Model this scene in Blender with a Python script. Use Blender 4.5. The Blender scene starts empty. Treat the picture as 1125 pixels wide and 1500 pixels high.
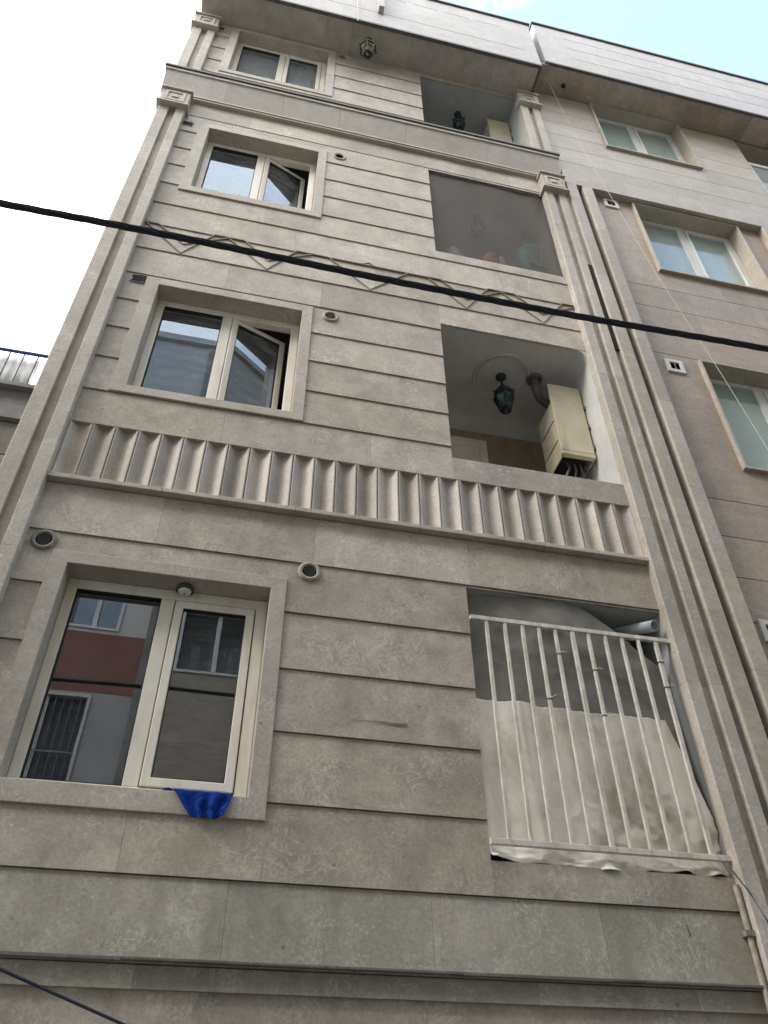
import bpy, math, random
from mathutils import Vector, Matrix, noise

random.seed(7)
scene = bpy.context.scene
col = scene.collection
S = 4.45                      # distance from the camera to the facade plane
R = math.radians

# ------------------------------------------------------------------ helpers
ORIGIN = {}

class MB:
    """collects faces and links them as ONE mesh object"""
    def __init__(self):
        self.v = []; self.f = []; self.sm = []; self.t = []
        self.M = Matrix.Identity(4)
        self.tone = (0.5, 0.5, 0.5)
    def add(self, vs, fs, smooth=False):
        o = len(self.v)
        self.v += [self.M @ Vector(p) for p in vs]
        for f in fs:
            self.f.append([i + o for i in f]); self.sm.append(smooth); self.t.append(self.tone)
    def newtone(self):
        self.tone = (random.random(), random.random(), random.random())
    def box(self, x0, x1, y0, y1, z0, z1):
        self.add([(x0,y0,z0),(x1,y0,z0),(x1,y1,z0),(x0,y1,z0),(x0,y0,z1),(x1,y0,z1),(x1,y1,z1),(x0,y1,z1)],
                 [(0,3,2,1),(4,5,6,7),(0,1,5,4),(1,2,6,5),(2,3,7,6),(3,0,4,7)])
    def quad(self, a, b, c, d):
        self.add([a,b,c,d], [(0,1,2,3)])
    def prism_x(self, prof, x0, x1):          # prof: (y,z) loop, counter clockwise seen from +x
        n = len(prof)
        vs = [(x0,y,z) for y,z in prof] + [(x1,y,z) for y,z in prof]
        fs = [tuple(range(n-1,-1,-1)), tuple(range(n,2*n))]
        for i in range(n):
            j = (i+1) % n
            fs.append((i, j, n+j, n+i))
        self.add(vs, fs)
    def prism_z(self, prof, z0, z1, smooth=False):          # prof: (x,y) loop
        n = len(prof)
        vs = [(x,y,z0) for x,y in prof] + [(x,y,z1) for x,y in prof]
        self.add(vs, [tuple(range(n-1,-1,-1)), tuple(range(n,2*n))])
        self.add(vs, [(i,(i+1)%n,n+(i+1)%n,n+i) for i in range(n)], smooth)
    def ring(self, o, i, y0, y1, tones=True):
        """rectangular frame in the x-z plane: o,i = (x0,x1,z0,z1), front y0, back y1"""
        O = [(o[0],o[2]),(o[1],o[2]),(o[1],o[3]),(o[0],o[3])]
        I = [(i[0],i[2]),(i[1],i[2]),(i[1],i[3]),(i[0],i[3])]
        for k in range(4):
            j = (k+1) % 4
            if tones: self.newtone()
            a,b,c,d = O[k],O[j],I[j],I[k]
            vs = [(p[0],y0,p[1]) for p in (a,b,c,d)] + [(p[0],y1,p[1]) for p in (a,b,c,d)]
            self.add(vs, [(0,1,2,3),(7,6,5,4),(0,4,5,1),(3,2,6,7)])
    def lathe(self, prof, c, seg=24, smooth=True, axis='z', caps=True):
        n = len(prof); vs = []
        for r, h in prof:
            for k in range(seg):
                a = 2*math.pi*k/seg
                if axis == 'z': vs.append((c[0]+r*math.cos(a), c[1]+r*math.sin(a), c[2]+h))
                elif axis == 'y': vs.append((c[0]+r*math.cos(a), c[1]-h, c[2]+r*math.sin(a)))
                else: vs.append((c[0]+h, c[1]+r*math.cos(a), c[2]+r*math.sin(a)))
        fs = []
        for i in range(n-1):
            for k in range(seg):
                l = (k+1) % seg
                fs.append((i*seg+k, i*seg+l, (i+1)*seg+l, (i+1)*seg+k))
        self.add(vs, fs, smooth)
        if not caps: return
        if prof[0][0] > 1e-4: self.add(vs[:seg], [tuple(range(seg-1,-1,-1))])
        if prof[-1][0] > 1e-4: self.add(vs[-seg:], [tuple(range(seg))])
    def tube(self, pts, r, seg=8, smooth=True):
        pts = [Vector(p) for p in pts]; vs = []; n = len(pts)
        up = Vector((0,0,1))
        for i, p in enumerate(pts):
            d = (pts[min(i+1,n-1)] - pts[max(i-1,0)]).normalized()
            if abs(d.dot(up)) > .95: up = Vector((0,1,0)) if abs(d.y) < .9 else Vector((1,0,0))
            a = d.cross(up).normalized(); b = d.cross(a)
            rr = r[i] if isinstance(r, (list,tuple)) else r
            for k in range(seg):
                t = 2*math.pi*k/seg
                vs.append(p + a*rr*math.cos(t) + b*rr*math.sin(t))
        fs = []
        for i in range(n-1):
            for k in range(seg):
                l = (k+1) % seg
                fs.append((i*seg+k, (i+1)*seg+k, (i+1)*seg+l, i*seg+l))
        self.add(vs, fs, smooth)
        self.add(vs[:seg], [tuple(range(seg))]); self.add(vs[-seg:], [tuple(range(seg-1,-1,-1))])
    def bar(self, a, b, w, d=None):
        """square bar from a to b"""
        a = Vector(a); b = Vector(b); d = d or w
        t = (b-a).normalized(); u = t.cross(Vector((0,1,0)))
        if u.length < .1: u = t.cross(Vector((0,0,1)))
        u.normalize(); n = t.cross(u).normalized()
        vs = [p + u*sx*w/2 + n*sy*d/2 for p in (a,b) for sx,sy in ((-1,-1),(1,-1),(1,1),(-1,1))]
        self.add(vs, [(0,3,2,1),(4,5,6,7),(0,1,5,4),(1,2,6,5),(2,3,7,6),(3,0,4,7)])
    def grid(self, fn, nu, nv, smooth=True, th=0.0):
        vs = [fn(i/nu, j/nv) for j in range(nv+1) for i in range(nu+1)]
        fs = [(j*(nu+1)+i, j*(nu+1)+i+1, (j+1)*(nu+1)+i+1, (j+1)*(nu+1)+i) for j in range(nv) for i in range(nu)]
        self.add(vs, fs, smooth)
    def build(self, name, mat, parent=None, bevel=0, solid=0):
        me = bpy.data.meshes.new(name)
        org = ORIGIN.get(parent.name, Vector((0,0,0))) if parent else Vector((0,0,0))
        me.from_pydata([tuple(p-org) for p in self.v], [], self.f)
        me.validate(verbose=False)
        for p, s in zip(me.polygons, self.sm): p.use_smooth = s
        if len(me.polygons) == len(self.t):
            ca = me.color_attributes.new('slab', 'FLOAT_COLOR', 'CORNER')
            for p, t in zip(me.polygons, self.t):
                for li in p.loop_indices: ca.data[li].color = (*t, 1)
        me.materials.append(mat)
        o = bpy.data.objects.new(name, me); col.objects.link(o)
        if parent: o.parent = parent
        ORIGIN[o.name] = org
        if solid:
            m = o.modifiers.new('Solidify','SOLIDIFY'); m.thickness = solid; m.offset = 0
        if bevel:
            m = o.modifiers.new('Bevel','BEVEL'); m.width = bevel; m.segments = 2; m.limit_method = 'ANGLE'; m.angle_limit = R(50)
        return o

def thing(name, label, cat, loc, group=None):
    o = bpy.data.objects.new(name, None); col.objects.link(o)
    o.location = loc; o.empty_display_size = .2
    o['label'] = label; o['category'] = cat
    if group: o['group'] = group
    ORIGIN[o.name] = Vector(loc)
    return o
def tag(o, label, cat, group=None):
    o['label'] = label; o['category'] = cat
    if group: o['group'] = group
    return o
def rebase(o, loc):
    """move a single-mesh thing's origin to loc"""
    loc = Vector(loc)
    for v in o.data.vertices: v.co -= loc
    o.location = loc
    return o

# ---------------------------------------------------------------- materials
def newmat(name):
    m = bpy.data.materials.new(name); m.use_nodes = True
    nt = m.node_tree; nt.nodes.clear()
    out = nt.nodes.new('ShaderNodeOutputMaterial')
    return m, nt, out
def N(nt, kind, **kw):
    n = nt.nodes.new(kind)
    for k, v in kw.items():
        if k.startswith('i_'):
            key = k[2:].replace('_',' ')
            n.inputs[key].default_value = v
        else: setattr(n, k, v)
    return n
def ramp(nt, fac, stops):
    r = nt.nodes.new('ShaderNodeValToRGB')
    e = r.color_ramp.elements
    while len(e) < len(stops): e.new(0.5)
    for el, (p, c) in zip(e, stops):
        el.position = p; el.color = (*c, 1) if len(c) == 3 else c
    nt.links.new(fac, r.inputs[0]); return r.outputs[0]
def math_(nt, op, a, b=None, c=None, clamp=False):
    n = nt.nodes.new('ShaderNodeMath'); n.operation = op; n.use_clamp = clamp
    for i, x in enumerate((a,b,c)):
        if x is None: continue
        if isinstance(x, (int,float)): n.inputs[i].default_value = x
        else: nt.links.new(x, n.inputs[i])
    return n.outputs[0]
def mixc(nt, fac, a, b, mode='MIX'):
    n = nt.nodes.new('ShaderNodeMix'); n.data_type = 'RGBA'; n.blend_type = mode
    for s, x in ((0,fac),(6,a),(7,b)):
        if isinstance(x, (int,float)): n.inputs[s].default_value = x
        elif isinstance(x, tuple): n.inputs[s].default_value = (*x,1)
        else: nt.links.new(x, n.inputs[s])
    return n.outputs[2]

def stone(name, base, vein, dark, tone=.16, vamt=.55, mott=.5, streak=.35, rough=.55, scale=1.0, pits=True, band=0.0):
    m, nt, out = newmat(name); L = nt.links
    geo = N(nt,'ShaderNodeNewGeometry'); at = N(nt,'ShaderNodeAttribute', attribute_name='slab')
    off = N(nt,'ShaderNodeVectorMath', operation='SCALE'); L.new(at.outputs['Vector'], off.inputs[0]); off.inputs['Scale'].default_value = 31.0
    p = N(nt,'ShaderNodeVectorMath', operation='ADD'); L.new(geo.outputs['Position'], p.inputs[0]); L.new(off.outputs[0], p.inputs[1])
    P = p.outputs[0]
    def noise_(sc, det=5, rg=.55, dist=0, src=P):
        n = N(nt,'ShaderNodeTexNoise', i_Scale=sc*scale, i_Detail=det, i_Roughness=rg, i_Distortion=dist)
        L.new(src, n.inputs['Vector']); return n.outputs['Fac']
    # mottled ground colour
    n1 = noise_(4.5, 6, .62, .6)
    c = ramp(nt, n1, [(.28, tuple(x*(1-mott*.34) for x in base)), (.5, base), (.72, tuple(min(x*(1+mott*.3),.9) for x in base))])
    if band:
        st = N(nt,'ShaderNodeMapping'); st.inputs['Scale'].default_value = (1.2,1.2,7.0); L.new(P, st.inputs[0])
        nb = noise_(1.6, 5, .6, 1.2, st.outputs[0])
        c = mixc(nt, math_(nt,'MULTIPLY', ramp(nt, nb, [(.45,(0,0,0)),(.7,(1,1,1))]), band), c, dark)
    # wisps : thin ridges of a distorted noise
    n2 = noise_(9.0, 3, .5, 2.4)
    r2 = math_(nt,'ABSOLUTE', math_(nt,'SUBTRACT', n2, .5))
    v2 = ramp(nt, r2, [(0,(1,1,1)),(.05,(0,0,0))])
    msk = ramp(nt, noise_(3.4, 4, .6), [(.47,(0,0,0)),(.60,(1,1,1))])
    f2 = math_(nt,'MULTIPLY', v2, msk)
    c = mixc(nt, math_(nt,'MULTIPLY', f2, vamt), c, vein)
    n5 = noise_(21, 3, .5, 3.2)
    f6 = math_(nt,'MULTIPLY', ramp(nt, math_(nt,'ABSOLUTE', math_(nt,'SUBTRACT', n5, .5)), [(0,(1,1,1)),(.07,(0,0,0))]), ramp(nt, noise_(3.7,3), [(.44,(0,0,0)),(.60,(1,1,1))]))
    c = mixc(nt, math_(nt,'MULTIPLY', f6, vamt*.38), c, vein)
    nl = noise_(1.5, 4, .6, .8)
    c = mixc(nt, ramp(nt, nl, [(.38,(.0,.0,.0)),(.68,(.42,.42,.42))]), c, dark)
    n3 = noise_(17, 4, .6, 1.8)
    r3 = math_(nt,'ABSOLUTE', math_(nt,'SUBTRACT', n3, .47))
    f3 = math_(nt,'MULTIPLY', ramp(nt, r3, [(0,(1,1,1)),(.02,(0,0,0))]), ramp(nt, noise_(3.1,3), [(.48,(0,0,0)),(.66,(1,1,1))]))
    c = mixc(nt, math_(nt,'MULTIPLY', f3, vamt*.6), c, dark)
    # pale fossil flecks
    vo = N(nt,'ShaderNodeTexVoronoi', i_Scale=26*scale, i_Randomness=1.0); L.new(P, vo.inputs['Vector'])
    f4 = math_(nt,'MULTIPLY', ramp(nt, vo.outputs['Distance'], [(.12,(1,1,1)),(.26,(0,0,0))]), ramp(nt, noise_(6.5,3), [(.52,(0,0,0)),(.62,(1,1,1))]))
    c = mixc(nt, math_(nt,'MULTIPLY', f4, vamt*.55), c, vein)
    if pits:
        vp = N(nt,'ShaderNodeTexVoronoi', i_Scale=7*scale, i_Randomness=1.0); L.new(P, vp.inputs['Vector'])
        f5 = math_(nt,'MULTIPLY', ramp(nt, vp.outputs['Distance'], [(.05,(1,1,1)),(.085,(0,0,0))]), ramp(nt, noise_(8,2), [(.5,(0,0,0)),(.56,(1,1,1))]))
        c = mixc(nt, math_(nt,'MULTIPLY', f5, .7), c, tuple(x*.35 for x in base))
    # fine crystalline grain and small dark flecks
    ng = noise_(52, 5, .72, .3)
    c = mixc(nt, 1.0, c, ramp(nt, ng, [(.30,(.80,.80,.80)),(.5,(.98,.98,.98)),(.70,(1.14,1.14,1.13))]), 'MULTIPLY')
    nd = noise_(24, 4, .6, 1.2)
    c = mixc(nt, math_(nt,'MULTIPLY', math_(nt,'MULTIPLY', ramp(nt, nd, [(.60,(0,0,0)),(.70,(1,1,1))]), ramp(nt, noise_(2.3,3), [(.40,(0,0,0)),(.62,(1,1,1))])), .55), c, dark)
    # slab to slab tone
    sep = N(nt,'ShaderNodeSeparateColor'); L.new(at.outputs['Color'], sep.inputs[0])
    tv = math_(nt,'ADD', math_(nt,'MULTIPLY', sep.outputs[0], tone), 1-tone*.5)
    tn = N(nt,'ShaderNodeCombineColor')
    L.new(tv, tn.inputs[0]); L.new(tv, tn.inputs[1])
    L.new(math_(nt,'ADD', tv, math_(nt,'MULTIPLY', math_(nt,'SUBTRACT', sep.outputs[1], .5), tone*.22)), tn.inputs[2])
    c = mixc(nt, 1.0, c, tn.outputs[0], 'MULTIPLY')
    # rain streaks and soot, in world space
    mp = N(nt,'ShaderNodeMapping'); mp.inputs['Scale'].default_value = (5.5,5.5,.42); L.new(geo.outputs['Position'], mp.inputs[0])
    ns = N(nt,'ShaderNodeTexNoise', i_Scale=1.0, i_Detail=6, i_Roughness=.68, i_Distortion=.3); L.new(mp.outputs[0], ns.inputs['Vector'])
    nb = N(nt,'ShaderNodeTexNoise', i_Scale=.9, i_Detail=4, i_Roughness=.6); L.new(geo.outputs['Position'], nb.inputs['Vector'])
    fs = math_(nt,'MULTIPLY', ramp(nt, ns.outputs['Fac'], [(.46,(0,0,0)),(.7,(1,1,1))]), ramp(nt, nb.outputs['Fac'], [(.38,(.15,.15,.15)),(.66,(1,1,1))]))
    c = mixc(nt, math_(nt,'MULTIPLY', fs, streak), c, tuple(x*.45 for x in base))
    b = N(nt,'ShaderNodeBsdfPrincipled')
    L.new(c, b.inputs['Base Color'])
    L.new(math_(nt,'ADD', math_(nt,'MULTIPLY', n1, .3), rough-.15), b.inputs['Roughness'])
    b.inputs['Specular IOR Level'].default_value = .35
    bp = N(nt,'ShaderNodeBump', i_Strength=.25, i_Distance=.004)
    nf = noise_(70, 4, .65)
    L.new(math_(nt,'ADD', nf, math_(nt,'MULTIPLY', f2, .4)), bp.inputs['Height'])
    L.new(bp.outputs[0], b.inputs['Normal'])
    L.new(b.outputs[0], out.inputs[0])
    return m

def plain(name, colr, rough=.5, metal=0, var=.18, sc=14, dirt=None, dirtamt=.0, dirtsc=(5,5,.8), bump=.1, spec=.4, detail=5):
    """a paint / plastic / cloth with uneven tone and dirt of its own"""
    m, nt, out = newmat(name); L = nt.links
    geo = N(nt,'ShaderNodeNewGeometry')
    n = N(nt,'ShaderNodeTexNoise', i_Scale=sc, i_Detail=detail, i_Roughness=.6, i_Distortion=.4); L.new(geo.outputs['Position'], n.inputs['Vector'])
    c = ramp(nt, n.outputs['Fac'], [(.3, tuple(x*(1-var) for x in colr)), (.7, tuple(min(1,x*(1+var*.6)) for x in colr))])
    if dirt:
        mp = N(nt,'ShaderNodeMapping'); mp.inputs['Scale'].default_value = dirtsc; L.new(geo.outputs['Position'], mp.inputs[0])
        d = N(nt,'ShaderNodeTexNoise', i_Scale=1.0, i_Detail=6, i_Roughness=.65, i_Distortion=.5); L.new(mp.outputs[0], d.inputs['Vector'])
        c = mixc(nt, math_(nt,'MULTIPLY', ramp(nt, d.outputs['Fac'], [(.45,(0,0,0)),(.68,(1,1,1))]), dirtamt), c, dirt)
    b = N(nt,'ShaderNodeBsdfPrincipled'); L.new(c, b.inputs['Base Color'])
    b.inputs['Metallic'].default_value = metal; b.inputs['Specular IOR Level'].default_value = spec
    L.new(math_(nt,'ADD', math_(nt,'MULTIPLY', n.outputs['Fac'], .2), rough-.1), b.inputs['Roughness'])
    if bump:
        bp = N(nt,'ShaderNodeBump', i_Strength=bump, i_Distance=.003); L.new(n.outputs['Fac'], bp.inputs['Height']); L.new(bp.outputs[0], b.inputs['Normal'])
    L.new(b.outputs[0], out.inputs[0]); return m

def glass(name, tint, ior=1.75, film=.05, filmcol=(.55,.56,.56), rough=.0, even=False, coat=(.95,.97,1)):
    """double glazing: clear tinted pane with a strong mirror reflection and a film of dust smears"""
    m, nt, out = newmat(name); L = nt.links
    geo = N(nt,'ShaderNodeNewGeometry')
    tr = N(nt,'ShaderNodeBsdfTransparent'); tr.inputs[0].default_value = (*tint,1)
    gl = N(nt,'ShaderNodeBsdfGlossy'); gl.inputs['Roughness'].default_value = rough; gl.inputs[0].default_value = (*coat,1)
    fr = N(nt,'ShaderNodeFresnel', i_IOR=ior)
    mx = N(nt,'ShaderNodeMixShader'); L.new(math_(nt,'MULTIPLY', fr.outputs[0], math_(nt,'SUBTRACT', 1.0, geo.outputs['Backfacing'])), mx.inputs[0]); L.new(tr.outputs[0], mx.inputs[1]); L.new(gl.outputs[0], mx.inputs[2])
    # slight waviness of the sheet
    nw = N(nt,'ShaderNodeTexNoise', i_Scale=2.2, i_Detail=1); L.new(geo.outputs['Position'], nw.inputs['Vector'])
    bp = N(nt,'ShaderNodeBump', i_Strength=.03, i_Distance=.01); L.new(nw.outputs['Fac'], bp.inputs['Height']); L.new(bp.outputs[0], gl.inputs['Normal'])
    df = N(nt,'ShaderNodeBsdfDiffuse'); df.inputs[0].default_value = (*filmcol,1)
    wv = N(nt,'ShaderNodeTexWave', wave_type='RINGS', i_Scale=3.0, i_Distortion=5.0, i_Detail=4.0); L.new(geo.outputs['Position'], wv.inputs['Vector'])
    wv.inputs['Detail Scale'].default_value = 1.4
    ns = N(nt,'ShaderNodeTexNoise', i_Scale=4.0, i_Detail=6, i_Roughness=.65, i_Distortion=1.0); L.new(geo.outputs['Position'], ns.inputs['Vector'])
    f = math_(nt,'MULTIPLY', ramp(nt, ns.outputs['Fac'], [(.35,(.25,.25,.25)),(.7,(1,1,1))]), film)
    if film > .1: f = math_(nt,'MULTIPLY', f, math_(nt,'ADD', math_(nt,'MULTIPLY', wv.outputs['Fac'], .7), .5))
    m2 = N(nt,'ShaderNodeMixShader')
    if even: m2.inputs[0].default_value = film
    else: L.new(f, m2.inputs[0])
    L.new(mx.outputs[0], m2.inputs[1]); L.new(df.outputs[0], m2.inputs[2])
    L.new(m2.outputs[0], out.inputs[0]); return m

def net(name, colr, opacity, sc=0, var=.1):
    m, nt, out = newmat(name); L = nt.links
    geo = N(nt,'ShaderNodeNewGeometry')
    n = N(nt,'ShaderNodeTexNoise', i_Scale=5, i_Detail=5, i_Distortion=.6); L.new(geo.outputs['Position'], n.inputs['Vector'])
    c = ramp(nt, n.outputs['Fac'], [(.3, tuple(x*.82 for x in colr)), (.7, tuple(x*1.15 for x in colr))])
    tr = N(nt,'ShaderNodeBsdfTransparent')
    d = N(nt,'ShaderNodeBsdfPrincipled'); L.new(c, d.inputs['Base Color']); d.inputs['Roughness'].default_value = .55; d.inputs['Specular IOR Level'].default_value = .3
    mx = N(nt,'ShaderNodeMixShader')
    L.new(math_(nt,'ADD', math_(nt,'MULTIPLY', math_(nt,'SUBTRACT', n.outputs['Fac'], .5), var), opacity, clamp=True), mx.inputs[0])
    L.new(tr.outputs[0], mx.inputs[1]); L.new(d.outputs[0], mx.inputs[2]); L.new(mx.outputs[0], out.inputs[0]); return m

M = {}
M['stone'] = stone('grey_beige_stone', (.458,.406,.336), (.76,.715,.64), (.262,.22,.178), tone=.30, vamt=.62, mott=.8)
M['stone_trim'] = stone('trim_stone', (.475,.428,.362), (.74,.695,.63), (.29,.255,.205), tone=.14, vamt=.6, streak=.3)
M['stone_sill'] = stone('soffit_stone', (.47,.43,.375), (.58,.545,.49), (.34,.305,.255), tone=.16, vamt=.35, streak=.3)
M['stone_base'] = stone('weathered_base_stone', (.365,.335,.275), (.60,.565,.49), (.14,.13,.11), tone=.18, vamt=.7, streak=.6)
M['stone_flute'] = stone('fluted_stone', (.50,.447,.385), (.66,.61,.55), (.31,.265,.22), tone=.34, vamt=.5, streak=.35)
M['parapet'] = stone('pale_parapet_stone', (.47,.455,.435), (.60,.59,.57), (.37,.34,.31), tone=.07, vamt=.3, streak=.12, pits=False)
M['stone_dirty'] = stone('dirt_stained_stone', (.16,.15,.135), (.30,.29,.26), (.07,.065,.06), tone=.4, vamt=.6, streak=.7)
M['b_stone'] = stone('warm_beige_stone', (.40,.330,.258), (.50,.46,.41), (.30,.235,.175), tone=.2, vamt=.22, mott=.55, streak=.25, scale=.55, pits=False, band=.5, rough=.45)
M['b_pale'] = stone('pale_travertine', (.45,.405,.34), (.53,.50,.45), (.33,.275,.21), tone=.2, vamt=.2, mott=.4, streak=.12, scale=.55, pits=False, band=.4, rough=.45)
M['b_soffit'] = stone('brown_soffit_stone', (.44,.37,.30), (.52,.46,.38), (.31,.245,.185), tone=.35, vamt=.25, mott=.8, streak=.25, scale=.6, pits=False, band=.4)
M['rough_wall'] = stone('rough_render', (.30,.275,.24), (.42,.39,.34), (.16,.14,.11), tone=.3, vamt=.3, mott=1.1, streak=.7, rough=.8)
M['groove'] = plain('dark_joint', (.07,.06,.05), .9, var=.3)
M['strip'] = plain('bronze_inlay_strip', (.24,.205,.15), .6, var=.3, sc=20)
M['coping'] = plain('dark_metal_coping', (.10,.095,.09), .5, var=.35, sc=8)
M['upvc'] = plain('cream_upvc', (.80,.76,.66), .38, var=.05, sc=6, dirt=(.50,.40,.24), dirtamt=.4, dirtsc=(9,9,1.6), bump=.02, spec=.5)
M['gasket'] = plain('black_gasket', (.03,.03,.03), .7)
M['alu'] = plain('white_aluminium', (.70,.69,.66), .35, var=.07, sc=7, dirt=(.38,.35,.31), dirtamt=.4, bump=.02)
M['glass'] = glass('window_glass', (.84,.87,.88), 2.35, .15, coat=(.72,.86,1))
M['glass_clean'] = glass('clean_glass', (.82,.85,.86), 2.6, .02)
M['glass_dull'] = glass('dark_window_glass', (.7,.72,.73), 1.35, .05)
M['glass_b'] = glass('pale_green_glass', (.82,.89,.87), 2.15, .28, (.60,.68,.65), even=True)
M['lamp_glass'] = glass('frosted_lamp_glass', (.5,.5,.3), 1.25, .5, (.55,.56,.27), .15)
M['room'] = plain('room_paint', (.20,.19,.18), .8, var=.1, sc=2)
M['curtain'] = plain('grey_curtain', (.70,.66,.68), .8, var=.14, sc=5)
M['curtain_b'] = plain('pale_green_curtain', (.78,.82,.78), .75, var=.12, sc=3)
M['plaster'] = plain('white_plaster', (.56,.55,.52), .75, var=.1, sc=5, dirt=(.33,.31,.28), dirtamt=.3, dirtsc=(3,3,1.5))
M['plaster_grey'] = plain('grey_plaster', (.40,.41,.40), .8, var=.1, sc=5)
M['tile'] = stone('brown_balcony_tile', (.40,.315,.225), (.50,.42,.32), (.24,.18,.12), tone=.22, vamt=.3, streak=.2, pits=False)
M['iron'] = plain('black_iron', (.035,.037,.04), .5, metal=.3, var=.3, sc=30)
M['rail'] = plain('old_white_paint', (.68,.65,.58), .5, var=.12, sc=16, dirt=(.28,.19,.11), dirtamt=.5, dirtsc=(14,14,5), bump=.15)
M['tarp'] = plain('white_plastic_sheet', (.88,.83,.75), .33, var=.06, sc=4, dirt=(.40,.34,.25), dirtamt=.75, dirtsc=(2.8,2.8,2.2), bump=.1, spec=.45)
M['net'] = net('grey_shade_net', (.27,.26,.235), .84, var=.1)
M['screen'] = net('brown_balcony_screen', (.125,.103,.08), .45, var=.05)
M['pvc'] = plain('grey_pvc_pipe', (.42,.47,.50), .4, var=.08, sc=9)
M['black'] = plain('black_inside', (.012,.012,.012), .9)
M['cabinet'] = plain('yellowed_steel_cabinet', (.59,.54,.405), .5, var=.1, sc=3, dirt=(.30,.22,.12), dirtamt=.65, dirtsc=(3,3,1.6), bump=.03)
M['flex'] = plain('dark_flexible_duct', (.16,.16,.16), .5, metal=.6)
M['cable'] = plain('black_cable', (.02,.023,.036), .5, var=.3, sc=40)
M['cord'] = plain('white_cord', (.66,.62,.54), .7)
M['blue'] = plain('blue_cloth', (.010,.042,.25), .9, var=.35, sc=18, bump=.4, spec=.08)
M['ring'] = plain('cream_vent_ring', (.40,.36,.285), .55, var=.2, sc=25, dirt=(.20,.16,.10), dirtamt=.6, dirtsc=(18,18,18))
M['ring_dark'] = plain('sooty_vent_ring', (.26,.24,.20), .5, var=.35, sc=25, dirt=(.08,.07,.06), dirtamt=.7, dirtsc=(18,18,18))
M['louvre'] = plain('dark_louvre', (.07,.07,.065), .6)
M['whitemetal'] = plain('white_vent_plate', (.66,.65,.62), .45, var=.08, dirt=(.36,.30,.24), dirtamt=.4, dirtsc=(12,12,4))
M['panel'] = plain('white_corrugated_panel', (.80,.83,.79), .5, var=.06, sc=4, dirt=(.5,.5,.45), dirtamt=.3, dirtsc=(6,6,1))
M['bluerail'] = plain('blue_painted_rail', (.06,.10,.34), .45)
M['greyrail'] = plain('grey_post', (.13,.14,.15), .5)
M['concrete'] = plain('grey_concrete', (.27,.26,.245), .8, var=.22, sc=6, dirt=(.10,.10,.10), dirtamt=.6, dirtsc=(1.5,1.5,4))
M['teal'] = plain('teal_plastic', (.01,.27,.25), .4)
M['lblue'] = plain('blue_plastic', (.08,.28,.42), .4)
M['red'] = plain('faded_red_plastic', (.62,.07,.06), .5)
M['bag'] = plain('white_plastic_bag', (.55,.56,.54), .4)
M['lamp_glass_green'] = glass('green_lamp_glass', (.42,.58,.54), 1.3, .35, (.30,.42,.39), .1)
M['bulb'] = plain('white_bulb', (.75,.75,.70), .3)
M['asphalt'] = plain('asphalt', (.095,.092,.088), .85, var=.3, sc=30, bump=.3)
M['paving'] = plain('pavement_concrete', (.28,.265,.24), .8, var=.2, sc=8)
M['ground'] = plain('dusty_ground', (.24,.22,.19), .9, var=.25, sc=1)
M['opp_red'] = stone('red_brown_stone_cladding', (.26,.105,.075), (.34,.18,.13), (.14,.06,.045), tone=.25, vamt=.3, pits=False)
M['opp_grey'] = plain('grey_render', (.40,.40,.39), .8, var=.12, sc=2)
M['opp_beige'] = stone('beige_brick_cladding', (.42,.38,.31), (.44,.41,.36), (.24,.20,.16), tone=.3, vamt=.25, pits=False, streak=.3, band=.9)
M['opp_white'] = plain('pale_opposite_wall', (.62,.60,.56), .75, var=.08, sc=2)

# ------------------------------------------------------------------ ground
g = MB(); g.box(-400,400,-400,400,-.5,0); gr = g.build('ground', M['ground']); gr['kind'] = 'structure'
g = MB(); g.box(-60,60,-2.3,3.2,.0,.004+.0); rd = g.build('road', M['asphalt']); rd['kind'] = 'structure'
g = MB(); g.box(-60,60,3.2,S+.02,0,.13); g.box(-60,60,-3.5,-2.3,0,.13); pv = g.build('pavement', M['paving']); pv['kind'] = 'structure'

# ------------------------------------------------ cladding built in courses
def courses(mb, x0, x1, lines, holes, y=S, tilt=.012, gap=.005, vgap=.0014, back=.02, maxlen=1.5, p0=0.0):
    """stone slabs lapped course by course; holes = (x0,x1,z0,z1)"""
    for za, zb in zip(lines[:-1], lines[1:]):
        H = zb - za
        def yy(z): return y - p0 - tilt*(1-(z-za)/H)
        cuts = sorted({x0,x1,*[c for h in holes if h[2] < zb and h[3] > za for c in h[:2] if x0 < c < x1]})
        # random slab joints
        for a, b in zip(cuts[:-1], cuts[1:]):
            segs = [a]; cur = a
            while b - cur > maxlen:
                cur += random.uniform(.75, maxlen)
                if b - cur < .3: break
                segs.append(cur)
            segs.append(b)
            mid = (a+b)/2
            free = [(za, zb)]
            for h in holes:
                if h[0] < mid < h[1]:
                    nf = []
                    for p, q in free:
                        if h[3] <= p or h[2] >= q: nf.append((p,q)); continue
                        if h[2] > p: nf.append((p, h[2]))
                        if h[3] < q: nf.append((h[3], q))
                    free = nf
            for s0, s1 in zip(segs[:-1], segs[1:]):
                mb.newtone()
                g0 = vgap/2 if s0 != a else 0; g1 = vgap/2 if s1 != b else 0
                for p, q in free:
                    q2 = q - gap if q == zb else q
                    if q2 - p < .005: continue
                    mb.prism_x([(yy(p),p),(y+back,p),(y+back,q2),(yy(q2),q2)][::-1], s0+g0, s1-g1)

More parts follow.
